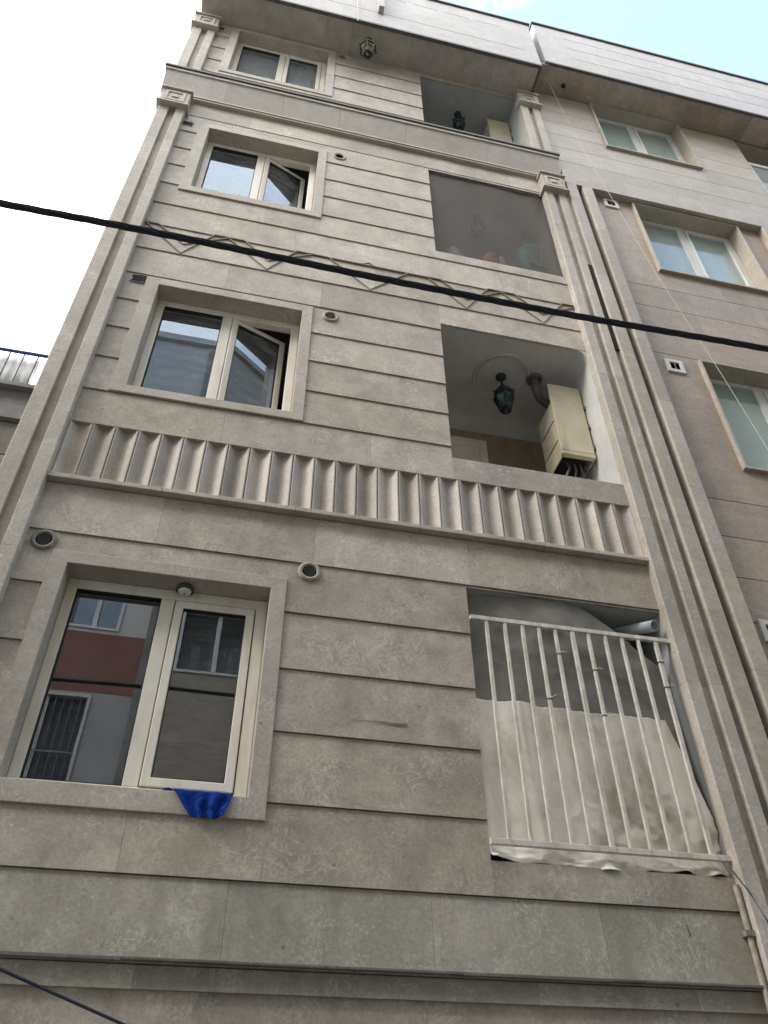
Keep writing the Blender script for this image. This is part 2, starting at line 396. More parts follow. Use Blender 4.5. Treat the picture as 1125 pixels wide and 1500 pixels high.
def core(mb, x0, x1, z0, z1, holes, y):
    xs = sorted({x0,x1,*[c for h in holes for c in h[:2] if x0 < c < x1]})
    zs = sorted({z0,z1,*[c for h in holes for c in h[2:] if z0 < c < z1]})
    for a, b in zip(xs[:-1], xs[1:]):
        for c, d in zip(zs[:-1], zs[1:]):
            mx, mz = (a+b)/2, (c+d)/2
            if any(h[0] < mx < h[1] and h[2] < mz < h[3] for h in holes): continue
            mb.quad((a,y,c),(b,y,c),(b,y,d),(a,y,d))

def niche(mb, x0, x1, z0, z1, y0, y1):
    """inside faces of a room open to the street"""
    mb.quad((x0,y1,z0),(x1,y1,z0),(x1,y1,z1),(x0,y1,z1))
    mb.quad((x0,y0,z0),(x0,y1,z0),(x0,y1,z1),(x0,y0,z1))
    mb.quad((x1,y0,z0),(x1,y0,z1),(x1,y1,z1),(x1,y1,z0))
    mb.quad((x0,y0,z0),(x1,y0,z0),(x1,y1,z0),(x0,y1,z0))
    mb.quad((x0,y0,z1),(x0,y1,z1),(x1,y1,z1),(x1,y0,z1))

# ============================================================ BUILDING A
XL, XR = -1.385, 3.17
A = thing('apartment_building', 'narrow grey-beige stone apartment block with fluted band, four windows and four open balconies', 'building', (.9, S, 0))
WIN = [  # surround outer (x0,x1,z0,z1), inner (x0,x1,z0,z1)
    ((-1.19,.342,3.12,4.77), (-1.08,.237,3.245,4.675)),
    ((-1.19,.348,6.375,7.985), (-1.07,.25,6.462,7.885)),
    ((-1.19,.345,9.66,11.30), (-1.07,.243,9.765,11.20)),
    ((-1.19,.345,12.92,14.575), (-1.08,.235,13.02,14.49)),
]
BAL = [(1.635,3.17,3.0,4.91), (1.615,3.17,6.24,8.12), (1.635,3.17,9.48,11.42), (1.635,3.17,12.6,14.46)]
surr = [w[0] for w in WIN]; holes = surr + BAL
w = MB()
courses(w, XL, XR, [2.81,3.23,3.66,4.085,4.51,4.93,5.36], holes)
courses(w, XL, XR, [5.98,6.37,6.78,7.19,7.60,8.02,8.455], holes)
courses(w, XL, XR, [8.455,8.905,9.33,9.755,10.18,10.59,11.02,11.46], holes)
courses(w, XL, XR, [11.46,11.86], holes, tilt=.006)
courses(w, XL, XR, [12.38,12.84,13.27,13.71,14.15,14.60], holes)
w.tone = (.5,.5,.5)
core(w, -1.70, 3.48, 0, 14.6, [i for _,i in WIN] + BAL + [(XL,XR,5.38,5.98)], S+.016)
wall = w.build('wall', M['stone'], A)
# base courses, weathered
w = MB(); courses(w, XL-.3, XR+.30, [0,.45,.95,1.4,1.85,2.30], [], y=S+.02, tilt=.0, p0=0)
courses(w, XL-.3, XR+.30, [2.30,2.405], [], tilt=0, p0=.008)
courses(w, XL-.3, XR+.30, [2.405,2.81], [], tilt=.03, p0=0.0)
w.build('plinth', M['stone_base'], A)
w = MB(); x = -1.69
while x < 3.46:
    x2 = min(x + random.uniform(.5,1.1), 3.47); w.newtone()
    e = random.uniform(0,.006)
    w.prism_x([(S+.01,2.404),(S+.01,2.428),(S-.044-e,2.428),(S-.044-e,2.406+e)], x, x2-.002); x = x2
w.build('base_cornice', M['stone_dirty'], A, bevel=.004)
# body: sides, roof, back
w = MB()
for X in (-1.70, 3.49):
    w.quad((X,S,0),(X,S+9,0),(X,S+9,16.2),(X,S,16.2))
w.quad((-1.7,S+9,0),(3.49,S+9,0),(3.49,S+9,16.2),(-1.7,S+9,16.2))
w.quad((-1.7,S+.35,16.185),(3.49,S+.35,16.185),(3.49,S+9,16.185),(-1.7,S+9,16.185))
w.build('side_wall', M['concrete'], A)

# pilasters with a sunk channel, capitals on two levels
def pilaster(x0, x1, z0, z1, p=.085):
    mb = MB(); wd = x1-x0; a = x0+wd*.40; b = x0+wd*.66; r = .05
    z = z0
    while z < z1 - .01:
        zz = min(z + random.uniform(1.5,2.3), z1)
        if z1 - zz < .5: zz = z1
        mb.newtone()
        pr = [(x0,S+.015),(x0,S-p+.006),(x0+.006,S-p),(a-.004,S-p),(a,S-p+.004),(a,S-p+r),(b,S-p+r),(b,S-p+.004),(b+.004,S-p),(x1-.006,S-p),(x1,S-p+.006),(x1,S+.015)]
        mb.prism_z(pr, z, zz-.0025)
        z = zz
    o = mb.build('pilaster', M['stone_trim'], A)
    return o
def capital(par, x0, x1, z0, z1, p=.125):
    mb = MB(); mb.newtone()
    mb.box(x0-.012,x1+.012,S-p,S+.01,z0+.035,z1-.03)
    mb.newtone(); mb.box(x0-.035,x1+.035,S-p-.028,S+.01,z0,z0+.032)
    mb.newtone(); mb.box(x0-.035,x1+.035,S-p-.028,S+.01,z1-.03,z1)
    o = mb.build('capital', M['stone_trim'], par, bevel=.004)
    # square key motif in relief
    c = (x0+x1)/2; zc = (z0+z1)/2
    k = MB()
    k.ring((c-.115,c+.115,zc-.12,zc+.12),(c-.085,c+.085,zc-.09,zc+.09), S-p-.012, S-p+.002)
    k.box(c-.04,c+.04,S-p-.012,S-p+.002,zc-.03,zc+.045)
    k.build('key_motif', M['stone_trim'], par, bevel=.002)
pl = pilaster(-1.69,-1.385,2.43,11.40); capital(pl,-1.69,-1.385,11.38,11.795)
pr_ = pilaster(3.165,3.453,2.43,11.40); capital(pr_,3.165,3.453,11.38,11.795)
pl = pilaster(-1.69,-1.385,12.36,14.10); capital(pl,-1.69,-1.385,14.06,14.46)
pr_ = pilaster(3.165,3.47,12.36,14.10); capital(pr_,3.165,3.47,14.06,14.46)
for pts in ([(.80,3.772),(.93,3.776),(1.06,3.770),(1.10,3.762),(1.17,3.774),(1.155,3.786),(1.09,3.781),(1.0,3.782),(.85,3.778)],
            [(2.768,2.735),(2.776,2.73),(2.785,2.66),(2.796,2.60),(2.797,2.52),(2.790,2.525),(2.782,2.60),(2.772,2.66)]):
    w = MB(); c_ = .014*(1-((pts[0][1]-3.66)/.425)) if pts[0][1] > 3 else .03*(1-(pts[0][1]-2.405)/.405)+.002
    w.add([(x_,S-c_-.0035,z_) for x_,z_ in pts],[tuple(range(len(pts)))]); w.add([(x_,S+.01,z_) for x_,z_ in pts],[tuple(range(len(pts)))]); w.build('chip', M['stone_dirty'], A)
# narrow flat pilaster backing above the upper capitals
for a, b in ((-1.69,-1.385),(3.165,3.47)):
    w = MB(); w.box(a,b,S-.08,S+.01,14.46,14.6); w.build('pilaster_head', M['stone_trim'], A)

# ledge under the fourth floor: fillet, raked face, lip
w = MB(); x = -1.75
xs = [-1.755]
while xs[-1] < 3.0: xs.append(xs[-1]+random.uniform(.7,1.15))
xs[-1] = 3.465
for a, b in zip(xs[:-1], xs[1:]):
    w.newtone(); w.prism_x([(S+.01,11.885),(S-.055,11.885),(S-.15,12.262),(S+.01,12.262)][::-1], a, b-.002)
w.build('raked_cornice', M['stone_sill'], A)
w = MB()
w.newtone(); w.box(-1.385,3.165,S-.05,S+.01,11.815,11.85)
w.newtone(); w.box(-1.74,3.45,S-.062,S+.01,11.85,11.883)
w.newtone(); w.box(-1.765,3.475,S-.166,S+.01,12.264,12.325)
w.build('cornice_fillet', M['stone_trim'], A, bevel=.004)
w = MB(); w.box(-1.78,3.49,S-.185,S+.01,12.327,12.372); w.build('cornice_lip', M['coping'], A, bevel=.005)

# fluted band over the first floor
w = MB(); n = 27; per = (XR-XL)/n
prof = []
for i in range(n):
    xa = XL + i*per; w.newtone()
    dep = random.uniform(.88,1.08); rid = .0125; pts = [(xa+.0035, S+.03),(xa+.0035, S-.012),(xa+rid, S-.012)]
    for k in range(1,24):
        t = k/24; pts.append((xa+rid+(per-2*rid)*t, S-.012+.048*dep*(.55*math.sin(math.pi*t)+.45*(1-abs(2*t-1)))))
    pts += [(xa+per-rid, S-.012),(xa+per-.0035, S-.012),(xa+per-.0035, S+.03)]
    for (xa_,ya),(xb_,yb) in zip(pts[:-1],pts[1:]):
        w.add([(xa_,ya,5.402),(xb_,yb,5.402),(xb_,yb,5.982),(xa_,ya,5.982)],[(0,1,2,3)], smooth=False)
# flat soffit over the flutes and tray under them
w.newtone(); w.quad((XL,S-.014,5.9825),(XL,S+.06,5.9825),(XR,S+.06,5.9825),(XR,S-.014,5.9825)); w.box(XL,XR,S+.065,S+.08,5.38,5.99)
w.build('fluted_band', M['stone_flute'], A)
w = MB()
xs = [XL, -.6, .35, 1.3, 2.3, XR+.03]
for a,b in zip(xs[:-1],xs[1:]):
    w.newtone(); w.box(a,b-.002,S-.06,S+.06,5.362,5.40)
w.build('band_ledge', M['stone_trim'], A, bevel=.004)

# zigzag inlay strip
w = MB()
zt, zb_, zi = 8.91, 8.467, 8.63
polys = [[(-1.385,zt),(-.97,zb_),(-.70,zt)],[(-1.385,zt),(-1.25,zt)],[(-1.25,zt),(-.97,zi),(-.56,zt-.01)],
         [(-.70,zt),(-.40,zt)],[(-.56,zt-.01),(-.14,zb_),(.13,zt)],[(-.40,zt),(-.14,zi),(.28,zt-.01)],[(.13,zt),(.45,zt)],
         [(.45,zt-.005),(1.52,zt-.005)],[(.47,zt-.01),(.90,zb_),(1.30,zt-.01)],[(.80,zt-.015),(.88,zt+.045),(.96,zt-.015)],
         [(1.51,zt),(1.91,zb_),(2.18,zt)],[(1.52,zt),(1.66,zt)],[(1.66,zt),(1.92,zi),(2.33,zt-.01)],
         [(2.18,zt),(2.48,zt)],[(2.33,zt-.01),(2.75,zb_),(3.03,zt)],[(2.48,zt),(2.76,zi),(3.165,zt-.03)],[(3.03,zt),(3.165,zt)]]
for poly in polys:
    for a, b in zip(poly[:-1], poly[1:]):
        w.bar((a[0],S-.008,a[1]),(b[0],S-.008,b[1]), .012, .020)
w.build('zigzag_inlay', M['strip'], A)

# parapet and soffit
PY = 3.946
w = MB()
pz = [14.63,15.12,15.52,15.94,16.36]
for za, zb in zip(pz[:-1], pz[1:]):
    xs = [-1.66]
    while xs[-1] < 2.1: xs.append(xs[-1]+random.uniform(.8,1.2))
    xs.append(3.43)
    for a,b in zip(xs[:-1],xs[1:]):
        w.newtone(); w.box(a, b-.0007, PY, PY+.03, za, zb-.0007)
w.tone = (.5,.5,.5); w.box(-1.655,3.425,PY+.0305,PY+.28,14.63,16.36)
w.box(-1.65,3.42,PY+.2805,S+.4,14.631,16.19)
par = w.build('parapet', M['parapet'], A)
w = MB()
w.box(-1.60,3.21,PY-.001,PY+.012,15.115,15.125)
for k in range(9):
    xa = 1.455+.52*k - 3.12
    if xa > 3.0: continue
    w.box(xa, xa+.40, PY-.001, PY+.012, 15.935, 15.944)
    w.box(xa, xa+.40, PY-.001, PY+.012, 15.515, 15.524) if False else None
w.build('groove', M['groove'], par)
w = MB(); w.box(-1.69,3.46,PY-.03,PY+.31,16.362,16.41); w.build('coping', M['coping'], par, bevel=.006)
w = MB(); w.box(-1.665,3.435,PY-.006,PY+.045,14.575,14.632); w.box(3.405,3.435,PY+.045,S-.002,14.575,14.632); w.build('drip_edge', M['coping'], par, bevel=.004)
w = MB(); xs = [-1.66]
while xs[-1] < 2.9: xs.append(xs[-1]+random.uniform(.38,.5))
xs.append(3.404)
for a,b in zip(xs[:-1],xs[1:]):
    w.newtone(); w.box(a, b-.002, PY+.046, S+.012, 14.592, 14.628)
w.build('soffit', M['stone_sill'], A)
w = MB()
w.box(.875,.89,PY-.11,PY,15.09,16.35); w.box(.94,.955,PY-.11,PY,15.09,16.35); w.box(.89,.94,PY-.11,PY-.095,15.09,16.35)
w.quad((.89,PY-.095,15.1),(.94,PY-.095,15.1),(.94,PY,15.1),(.89,PY,15.1))
w.build('rain_chute', M['parapet'], par)

# ---------------------------------------------------------------- windows
def window(idx, sash_angle=0, curtain=None, gl='glass'):
    o, i = WIN[idx]
    mb = MB(); mb.ring(o, i, S-.022, S+.165)
    wn = mb.build('window', M['stone_trim'], A, bevel=.004)
    x0,x1,z0,z1 = i
    yf, yb = S+.145, S+.215
    fr = MB()
    fr.ring((x0+.001,x1-.001,z0+.001,z1-.001),(x0+.068,x1-.075,z0+.07,z1-.075), yf, yb, False)
    fr.box(-.468,-.378,yf+.004,yb-.004,z0+.07,z1-.075)
    f = fr.build('frame', M['upvc'], wn, bevel=.006)
    gk = MB(); gk.ring((x0+.066,-.466,z0+.068,z1-.073),(x0+.074,-.474,z0+.076,z1-.081), yf+.006, yb-.02, False)
    gk.build('gasket', M['gasket'], wn)
    pn = MB(); pn.box(x0+.06,-.46,yf+.03,yf+.036,z0+.06,z1-.066)
    pn.build('pane', M[gl], wn)
    # sash hung on the mullion
    hx, hy = -.372, yf+.012
    T = Matrix.Translation((hx,hy,0)) @ Matrix.Rotation(R(sash_angle),4,'Z') @ Matrix.Translation((-hx,-hy,0))
    sx0, sx1, sz0, sz1 = -.372, x1-.082, z0+.076, z1-.081
    sb = MB(); sb.M = T
    sb.ring((sx0,sx1,sz0,sz1),(sx0+.056,sx1-.056,sz0+.056,sz1-.056), yf-.006, yf+.05, False)
    sb.build('sash', M['upvc'], wn, bevel=.006)
    gk = MB(); gk.M = T; gk.ring((sx0+.054,sx1-.054,sz0+.054,sz1-.054),(sx0+.061,sx1-.061,sz0+.061,sz1-.061), yf-.001, yf+.04, False)
    gk.build('gasket', M['gasket'], wn)
    pn = MB(); pn.M = T; pn.box(sx0+.05,sx1-.05,yf+.016,yf+.022,sz0+.05,sz1-.05)
    pn.build('pane', M[gl], wn)
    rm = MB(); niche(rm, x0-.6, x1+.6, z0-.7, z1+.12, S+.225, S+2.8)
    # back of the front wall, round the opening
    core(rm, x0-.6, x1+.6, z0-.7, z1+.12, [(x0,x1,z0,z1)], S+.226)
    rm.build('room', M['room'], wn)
    if curtain:
        cu = MB()
        cu.grid(lambda u,v: (x0-.1+(x1-x0+.2)*u, S+.245+.006*math.sin(u*62)+.004*math.sin(u*23+1), z0-.2+(z1-z0+.25)*v), 140, 6)
        cu.build('curtain', M[curtain], wn)
    return wn
window(0, 0, None, 'glass_clean'); window(1, 20, None); window(2, 20, None); window(3, 0, 'curtain')

# -------------------------------------------------------------- balconies
def balcony(idx, depth, backmat, ceilmat, x_in=1.635):
    x0,x1,z0,z1 = BAL[idx]
    b = MB(); y0, y1 = S+.016, S+depth
    if idx == 3: z0 = 12.3
    b.newtone(); xx = x0-.5
    # back wall in slabs
    xs = [xx, 1.75, 2.4, 3.0, x1]
    for a,c in zip(xs[:-1],xs[1:]):
        b.newtone(); b.quad((a,y1,z0-.02),(c,y1,z0-.02),(c,y1,z1),(a,y1,z1))
    bk = b.build('balcony_room', M[backmat], A)
    c = MB()
    c.quad((xx,S+.016,z1+.0),(xx,y1,z1),(x1,y1,z1),(x1,S+.016,z1))
    c.quad((x1,S+.016,z0-.02),(x1,S+.016,z1),(x1,y1,z1),(x1,y1,z0-.02))
    c.quad((xx,S+.12,z0-.02),(xx,y1,z0-.02),(xx,y1,z1),(xx,S+.12,z1))
    c.box(xx,x0-.001,S+.018,S+.12,z0-.02,z1-.001)
    c.quad((xx,S+.016,z0-.02),(x1,S+.016,z0-.02),(x1,y1,z0-.02),(xx,y1,z0-.02))
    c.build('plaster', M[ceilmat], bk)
    return bk
bk = balcony(1, 1.17, 'tile', 'plaster')
m_ = MB()      # cove along the back, curved corner on the right, rose on the ceiling
zc, yb2 = 8.12, S+1.17
for k in range(8):
    a0, a1 = math.pi/2*k/8, math.pi/2*(k+1)/8; r = .17
    q = lambda a: (yb2-r+r*math.sin(a)-.001, zc-r+r*math.cos(a)-.001)
    (ya,za),(yb_,zb2) = q(a0), q(a1)
    m_.add([(1.1,ya,za),(3.17,ya,za),(3.17,yb_,zb2),(1.1,yb_,zb2)],[(0,1,2,3)],True)
    r = .15
    q = lambda a: (3.168-r+r*math.sin(a), zc-r+r*math.cos(a)-.001)
    (xa,za),(xb,zb2) = q(a0), q(a1)
    m_.add([(xa,S-.004,za),(xb,S-.004,zb2),(xb,yb2,zb2),(xa,yb2,za)],[(0,1,2,3)],True)
    m_.add([(xa,S-.004,za),(xb,S-.004,zb2),(3.17,S-.004,8.121)],[(0,1,2)])
m_.build('cove', M['plaster'], bk)
m_ = MB()
for r, t in ((.29,.014),(.255,.009)):
    m_.lathe([(r-t,.002),(r-t*.7,-t),(r+t*.7,-t),(r+t,.002)], (2.42,4.95,8.118), 48, caps=False)
m_.build('ceiling_rose', M['plaster'], bk)
m_ = MB(); m_.ring((1.55,2.43,6.1,7.78),(1.63,2.35,6.2,7.70), yb2-.05, yb2-.005, False); m_.box(1.63,2.35,yb2-.02,yb2-.012,6.2,7.7)
m_.build('door_frame', M['upvc'], bk, bevel=.005)
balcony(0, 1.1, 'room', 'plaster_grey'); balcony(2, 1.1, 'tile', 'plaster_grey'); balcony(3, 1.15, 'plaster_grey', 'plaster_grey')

# ------------------------------------------------------- vents on building A
def ring_vent(x, z, r, mat, grille=True, y=S):
    v = MB()
    v.lathe([(r*.63,-.03),(r*.63,.010),(r*.68,.018),(r*.86,.018),(r,.010),(r*1.02,-.004)], (x,y-.006,z), 28, True, 'y')
    o = v.build('vent', M[mat], A)
    k = MB(); k.lathe([(r*.64,.0),(.0001,.0)], (x,y-.008,z), 20, False, 'y'); k.build('vent_hole', M['black'], o)
    if grille:
        q = MB()
        for s in range(-3,4):
            h = math.sqrt(max((r*.56)**2-(s*r*.15)**2, 0)); q.box(x+s*r*.15-.0022, x+s*r*.15+.0022, y-.018, y-.012, z-h, z+h)
        q.build('grille', M['louvre'], o)
    return o
ring_vent(-1.27,4.84,.082,'ring_dark'); ring_vent(.49,4.86,.08,'ring')
ring_vent(.52,7.89,.078,'ring'); ring_vent(.50,11.21,.082,'ring',False); ring_vent(-1.345,14.40,.078,'ring',False)
ring_vent(.44,14.44,.05,'ring_dark',False)
def broken_vent(x, z, wd, h, seed):
    rr = random.Random(seed); b = MB(); n = 16; pts = []
    for k in range(n):
        a = 2*math.pi*k/n; s = rr.uniform(.8,1.12)
        pts.append((x+wd*.5*s*max(-.9,min(.9,1.3*math.cos(a))), S-.0155, z+h*.5*s*max(-.9,min(.9,1.3*math.sin(a)))))
    # flat black face stands for the dark inside of a ragged hole
    b.add(pts, [tuple(range(n))])
    o = b.build('vent_hole', M['black'], A)
    e = MB(); vs = pts + [(x+(p[0]-x)*1.14, S-.0145, z+(p[2]-z)*1.16) for p in pts]
    e.add(vs, [(k,(k+1)%n,n+(k+1)%n,n+k) for k in range(n)]); e.build('broken_edge', M['ring_dark'], o)
broken_vent(-1.25,7.93,.15,.12,3); broken_vent(-1.335,11.20,.15,.10,5)

# ============================================================== hung things
def hanging_lantern(label, loc, total, width, rod, pane='lamp_glass_green'):
    """six-sided iron porch lantern"""
    x,y,z = loc
    t = thing('hanging_lantern', label, 'lantern', loc, 'iron lanterns hung from the ceilings')
    m = MB(); m.lathe([(.001,0),(.055,0),(.052,-.018),(.02,-.034),(.008,-.045)], loc, 18); m.build('canopy', M['iron'], t)
    m = MB(); m.tube([(x,y,z-.03),(x,y,z-rod)], .007, 6)
    # chain links
    for k in range(3): m.lathe([(.011,-.05-k*.03),(.013,-.058-k*.03),(.011,-.066-k*.03)], loc, 8)
    m.build('rod', M['iron'], t)
    H = total - rod; zt = z - rod; r = width/2
    lv = [(zt-H*.02, r*.22),(zt-H*.10, r*.52),(zt-H*.30, r*1.0),(zt-H*.34, r*1.0),(zt-H*.78, r*.52),(zt-H*.84, r*.46)]
    cg = MB()
    def P(k, l): 
        a = math.pi/3*k + .2; return (x+l[1]*math.cos(a), y+l[1]*math.sin(a), l[0])
    for k in range(6):
        for a_, b_ in ((0,1),(1,2),(2,3),(3,4),(4,5)): cg.bar(P(k,lv[a_]), P(k,lv[b_]), .016)
        for l in (1,2,3,4,5): cg.bar(P(k,lv[l]), P(k+1,lv[l]), .018 if l in (2,3) else .013)
        # little scroll at each shoulder
        p = Vector(P(k,lv[2])); d = Vector((p.x-x,p.y-y,0)).normalized()
        cg.tube([p, p+d*.016+Vector((0,0,.004)), p+d*.018+Vector((0,0,.02)), p+d*.006+Vector((0,0,.026))], .005, 5)
        cg.add([P(k,lv[0]),P(k+1,lv[0]),P(k+1,lv[1]),P(k,lv[1])],[(0,1,2,3)])
        cg.add([P(k,lv[4]),P(k+1,lv[4]),P(k+1,lv[5]),P(k,lv[5])],[(0,1,2,3)])
    cg.lathe([(r*.30,0),(r*.36,-.012),(r*.2,-.02)],(x,y,lv[0][0]+.015),12)
    cg.add([P(k,lv[5]) for k in range(6)],[(5,4,3,2,1,0)])
    c = cg.build('cage', M['iron'], t)
    gl = MB()
    for k in range(6):
        for a_, b_ in ((1,2),(3,4)):
            q = [Vector(P(k,lv[a_])),Vector(P(k+1,lv[a_])),Vector(P(k+1,lv[b_])),Vector(P(k,lv[b_]))]
            cen = Vector((x,y,0)); q2 = [Vector((x+(p.x-x)*.96,y+(p.y-y)*.96,p.z)) for p in q]
            gl.add(q2,[(0,1,2,3)])
    gl.build('glazing', M[pane], c)
    m = MB(); m.lathe([(r*.3,0),(r*.34,-.012),(.012,-.03),(.016,-.045),(.001,-.062)], (x,y,lv[5][0]), 12); m.build('finial', M['iron'], t)
    m = MB(); m.lathe([(.001,-.02),(.028,-.04),(.034,-.07),(.022,-.11),(.014,-.15),(.014,-.17),(.001,-.171)], (x,y,lv[3][0]+.05), 14); m.build('bulb', M['bulb'], t)
    return t
hanging_lantern('black iron lantern hanging under the roof soffit, left of the top balcony', (.78,4.19,14.592), .60, .25, .17, 'lamp_glass')
hanging_lantern('dark iron lantern inside the top balcony beside a yellow cabinet', (2.36,4.86,14.46), .62, .19, .16)
hanging_lantern('faint dark lantern seen through the brown balcony screen', (2.43,4.93,11.42), .50, .20, .14)
hanging_lantern('green-black iron lantern under the plaster ceiling rose of the second balcony', (2.42,4.95,8.118), .60, .215, .17)

def boiler(label, x0, x1, y0, y1, z0, z1, hb):
    t = thing('boiler_cabinet', label, 'boiler cabinet', (x1, (y0+y1)/2, z0), 'yellowed boiler cabinets on the balcony walls')
    b = MB()      # open-bottomed casing
    th = .012
    b.box(x0,x0+th,y0,y1,z0,hb); b.box(x1-th,x1,y0,y1,z0,hb); b.box(x0+th,x1-th,y1-th,y1,z0,hb); b.box(x0,x1,y0+.001,y1,hb,hb+th)
    b.build('body', M['cabinet'], t, bevel=.003)
    f = MB(); f.box(x0-.012,x1,y0-.022,y0,z0+.05,z1); f.box(x0-.012,x1,y0-.022,y0+.03,z0+.0,z0+.048)
    f.build('front_panel', M['cabinet'], t, bevel=.006)
    i = MB(); i.box(x0+.05,x1-.06,y0+.04,y1-.05,z0+.03,z0+.3); i.build('burner', M['black'], t)
    for zz in (.12,.40,.68):
        q = MB(); q.box(x1-.004,x1+.018,y0-.03,y0+.01,z0+(z1-z0)*zz,z0+(z1-z0)*zz+.03); q.tube([(x1+.01,y0-.02,z0+(z1-z0)*zz+.03),(x1+.012,y0-.03,z0+(z1-z0)*zz+.06)],.004,6); q.build('latch', M['flex'], t)
    for zz in (.22,.5):
        q = MB(); q.box(x0-.006,x0-.001,y0+.03,y1-.02,z0+zz,z0+zz+.004); q.build('seam', M['gasket'], t)
    for k, px in enumerate((.3,.5,.68,.85)):
        X = x0+(x1-x0)*px; p = MB()
        p.tube([(X,y0+.12,z0+.06),(X+.01,y0+.12,z0-.05),(X+.03*(k-1),y0+.15,z0-.14),(X+.02,y1+.2,z0-.25)], .012, 8); p.build('pipe', M['flex'], t)
    return t
boiler('beige metal boiler cabinet with open bottom in the second balcony', 2.82,3.15,4.74,5.10,6.83,7.84,7.58)
boiler('pale yellow boiler cabinet half hidden behind the top floor ledge', 2.82,3.15,4.80,5.15,13.45,14.36,14.30)
m = MB(); m.tube([(2.77,4.90,8.10),(2.77,4.90,7.98),(2.785,4.915,7.93),(2.83,4.96,7.89),(2.92,5.0,7.87),(3.0,5.0,7.80),(3.0,5.0,7.59)], .047, 12)
m.lathe([(.085,.0),(.085,-.02),(.05,-.025)], (2.77,4.90,8.118), 20)
rebase(tag(m.build('flue_pipe', M['flex']), 'dark flue elbow from the ceiling into the beige boiler cabinet', 'flue pipe'), (2.77,4.90,8.11))

# round light over the first floor window
t = thing('ceiling_light', 'small round white light under the head of the lowest window', 'light', (-.325,4.545,4.675))
m = MB(); m.lathe([(.001,0),(.056,0),(.060,-.03),(.046,-.034)], (-.325,4.545,4.675), 24); m.build('body', M['louvre'], t)
m = MB(); m.lathe([(.044,-.034),(.040,-.046),(.02,-.053),(.001,-.055)], (-.325,4.545,4.675), 24); m.build('diffuser', M['bulb'], t)
m = MB(); m.lathe([(.008,-.052),(.006,-.058),(.001,-.059)], (-.325,4.545,4.675), 10); m.build('screw', M['louvre'], t)

# ------------------------------------------------------- first balcony
t = thing('balcony_railing', 'off-white square bar railing with rust across the lowest balcony', 'railing', (2.4,S,3.09))
m = MB(); m.box(1.637,3.19,S-.035,S-.005,4.622,4.655); m.build('top_rail', M['rail'], t, bevel=.003)
m = MB(); m.box(1.637,3.19,S-.035,S-.005,3.085,3.12); m.build('bottom_rail', M['rail'], t, bevel=.003)
for k, X in enumerate((1.755,1.89,2.02,2.143,2.268,2.398,2.52,2.65,2.78,2.91,3.048)):
    wd = .03 if k in (5,10) else .023
    m = MB(); m.box(X-wd/2,X+wd/2,S-.031,S-.009,3.118,4.625)
    o = m.build('baluster', M['rail'], t, bevel=.002)
    for zz in ({4:(4.42,),6:(4.32,3.98),3:(4.06,),10:(4.45,4.25)}.get(k, ())):
        q = MB(); q.box(X-wd/2-.004,X+wd/2+.004,S-.035,S-.005,zz-.003,zz+.003); q.build('wire_tie', M['louvre'], o)
        q = MB(); q.tube([(X,S-.036,zz),(X+.02,S-.045,zz+.012),(X+.045,S-.05,zz+.004+.02*(k%2))], .0022, 5); q.build('wire_end', M['cord'], o)

def fbm(x,y,z=0,o=3): return noise.fractal(Vector((x,y,z)), 1.0, 2.0, o)
# white sheet tied behind the bars
def tarp(u,v):
    zt = 4.045 + .006*math.sin(u*9) - .015*u - .012*abs(math.sin(u*11*math.pi))**.5*.6
    z = 3.005 + (zt-3.005)*v
    xr = 3.165 - .16*max(0,(v-.2)/.8)**1.5
    x = 1.638 + (xr-1.638)*u
    # upright folds, strong on the left, dying out to the right
    ph = u*25 + .5*math.sin(v*2.2) + .3*math.sin(u*5)
    fold = (.5-abs(((ph/6.283) % 1)-.5)*2)*.058*max(.12,1-u*1.2)
    fold += .006*math.sin(u*39+1.1*v)
    wr = min(1,max(0,(u-.15)*2))*max(0,1.15-abs(v-.22)*2.4)
    cr = .034*wr*fbm(x*3.1+z*1.7, z*3.4-x*1.2, 3.1, 2) + .026*wr*abs(fbm(x*6+z*4,z*5-x*3,7,2))
    cr += .016*fbm(x*1.5,z*1.2,9,2)
    y = S+.040 + fold + cr
    y = max(y, S-.002)
    b = max(0,1-(z-3.0)/.11)
    if b > 0:      # slack under the bottom rail, pushed outward and crumpled
        y -= b*(.040+.020*math.sin(u*15+.6)+.035*fbm(x*4.5,z*9,2)+.012*fbm(x*12,z*22,5))
        if v < .02: z += max(-.014, .010*math.sin(u*8.3+.6)+.010*math.sin(u*17+2)+.006*math.sin(u*41))
    return (x, y, z)
m = MB(); m.grid(tarp, 200, 160)
rebase(tag(m.build('plastic_sheet', M['tarp'], solid=.0025), 'dirty white plastic sheet tied behind the bars of the lowest balcony', 'tarp'), (2.4,S,3.0))
def shade(u,v):
    # grey net, tied left and high, its right corner hanging loose
    zt = 4.925 - .02*u - max(0,(u-.60)/.40)**1.1*.45
    zb = 3.86
    z = zb + (zt-zb)*v
    x = 1.64 + (3.12 - 1.64)*u
    y = S+.075 + .020*math.sin(u*7+v*2)*v + .035*fbm(x*1.6,z*2.0,1.7,2) + .018*abs(fbm(x*3+z*2,z*3,9,2))
    if z > 4.62: y -= (z-4.62)*.10
    return (x,max(y,S+.02),z)
m = MB(); m.grid(shade, 110, 80)
rebase(tag(m.build('shade_net', M['net'], solid=.002), 'grey translucent net sagging above the white sheet', 'net'), (2.4,S+.1,3.86))
m = MB(); m.lathe([(.043,-.45),(.043,.0),(.038,.0),(.038,-.43)], (0,0,0), 20, caps=False)
mm = Matrix.Translation((3.07,4.41,4.755)) @ Vector((.30,-.85,-.33)).to_track_quat('Z','Y').to_matrix().to_4x4()
m.v = [mm @ p for p in m.v]
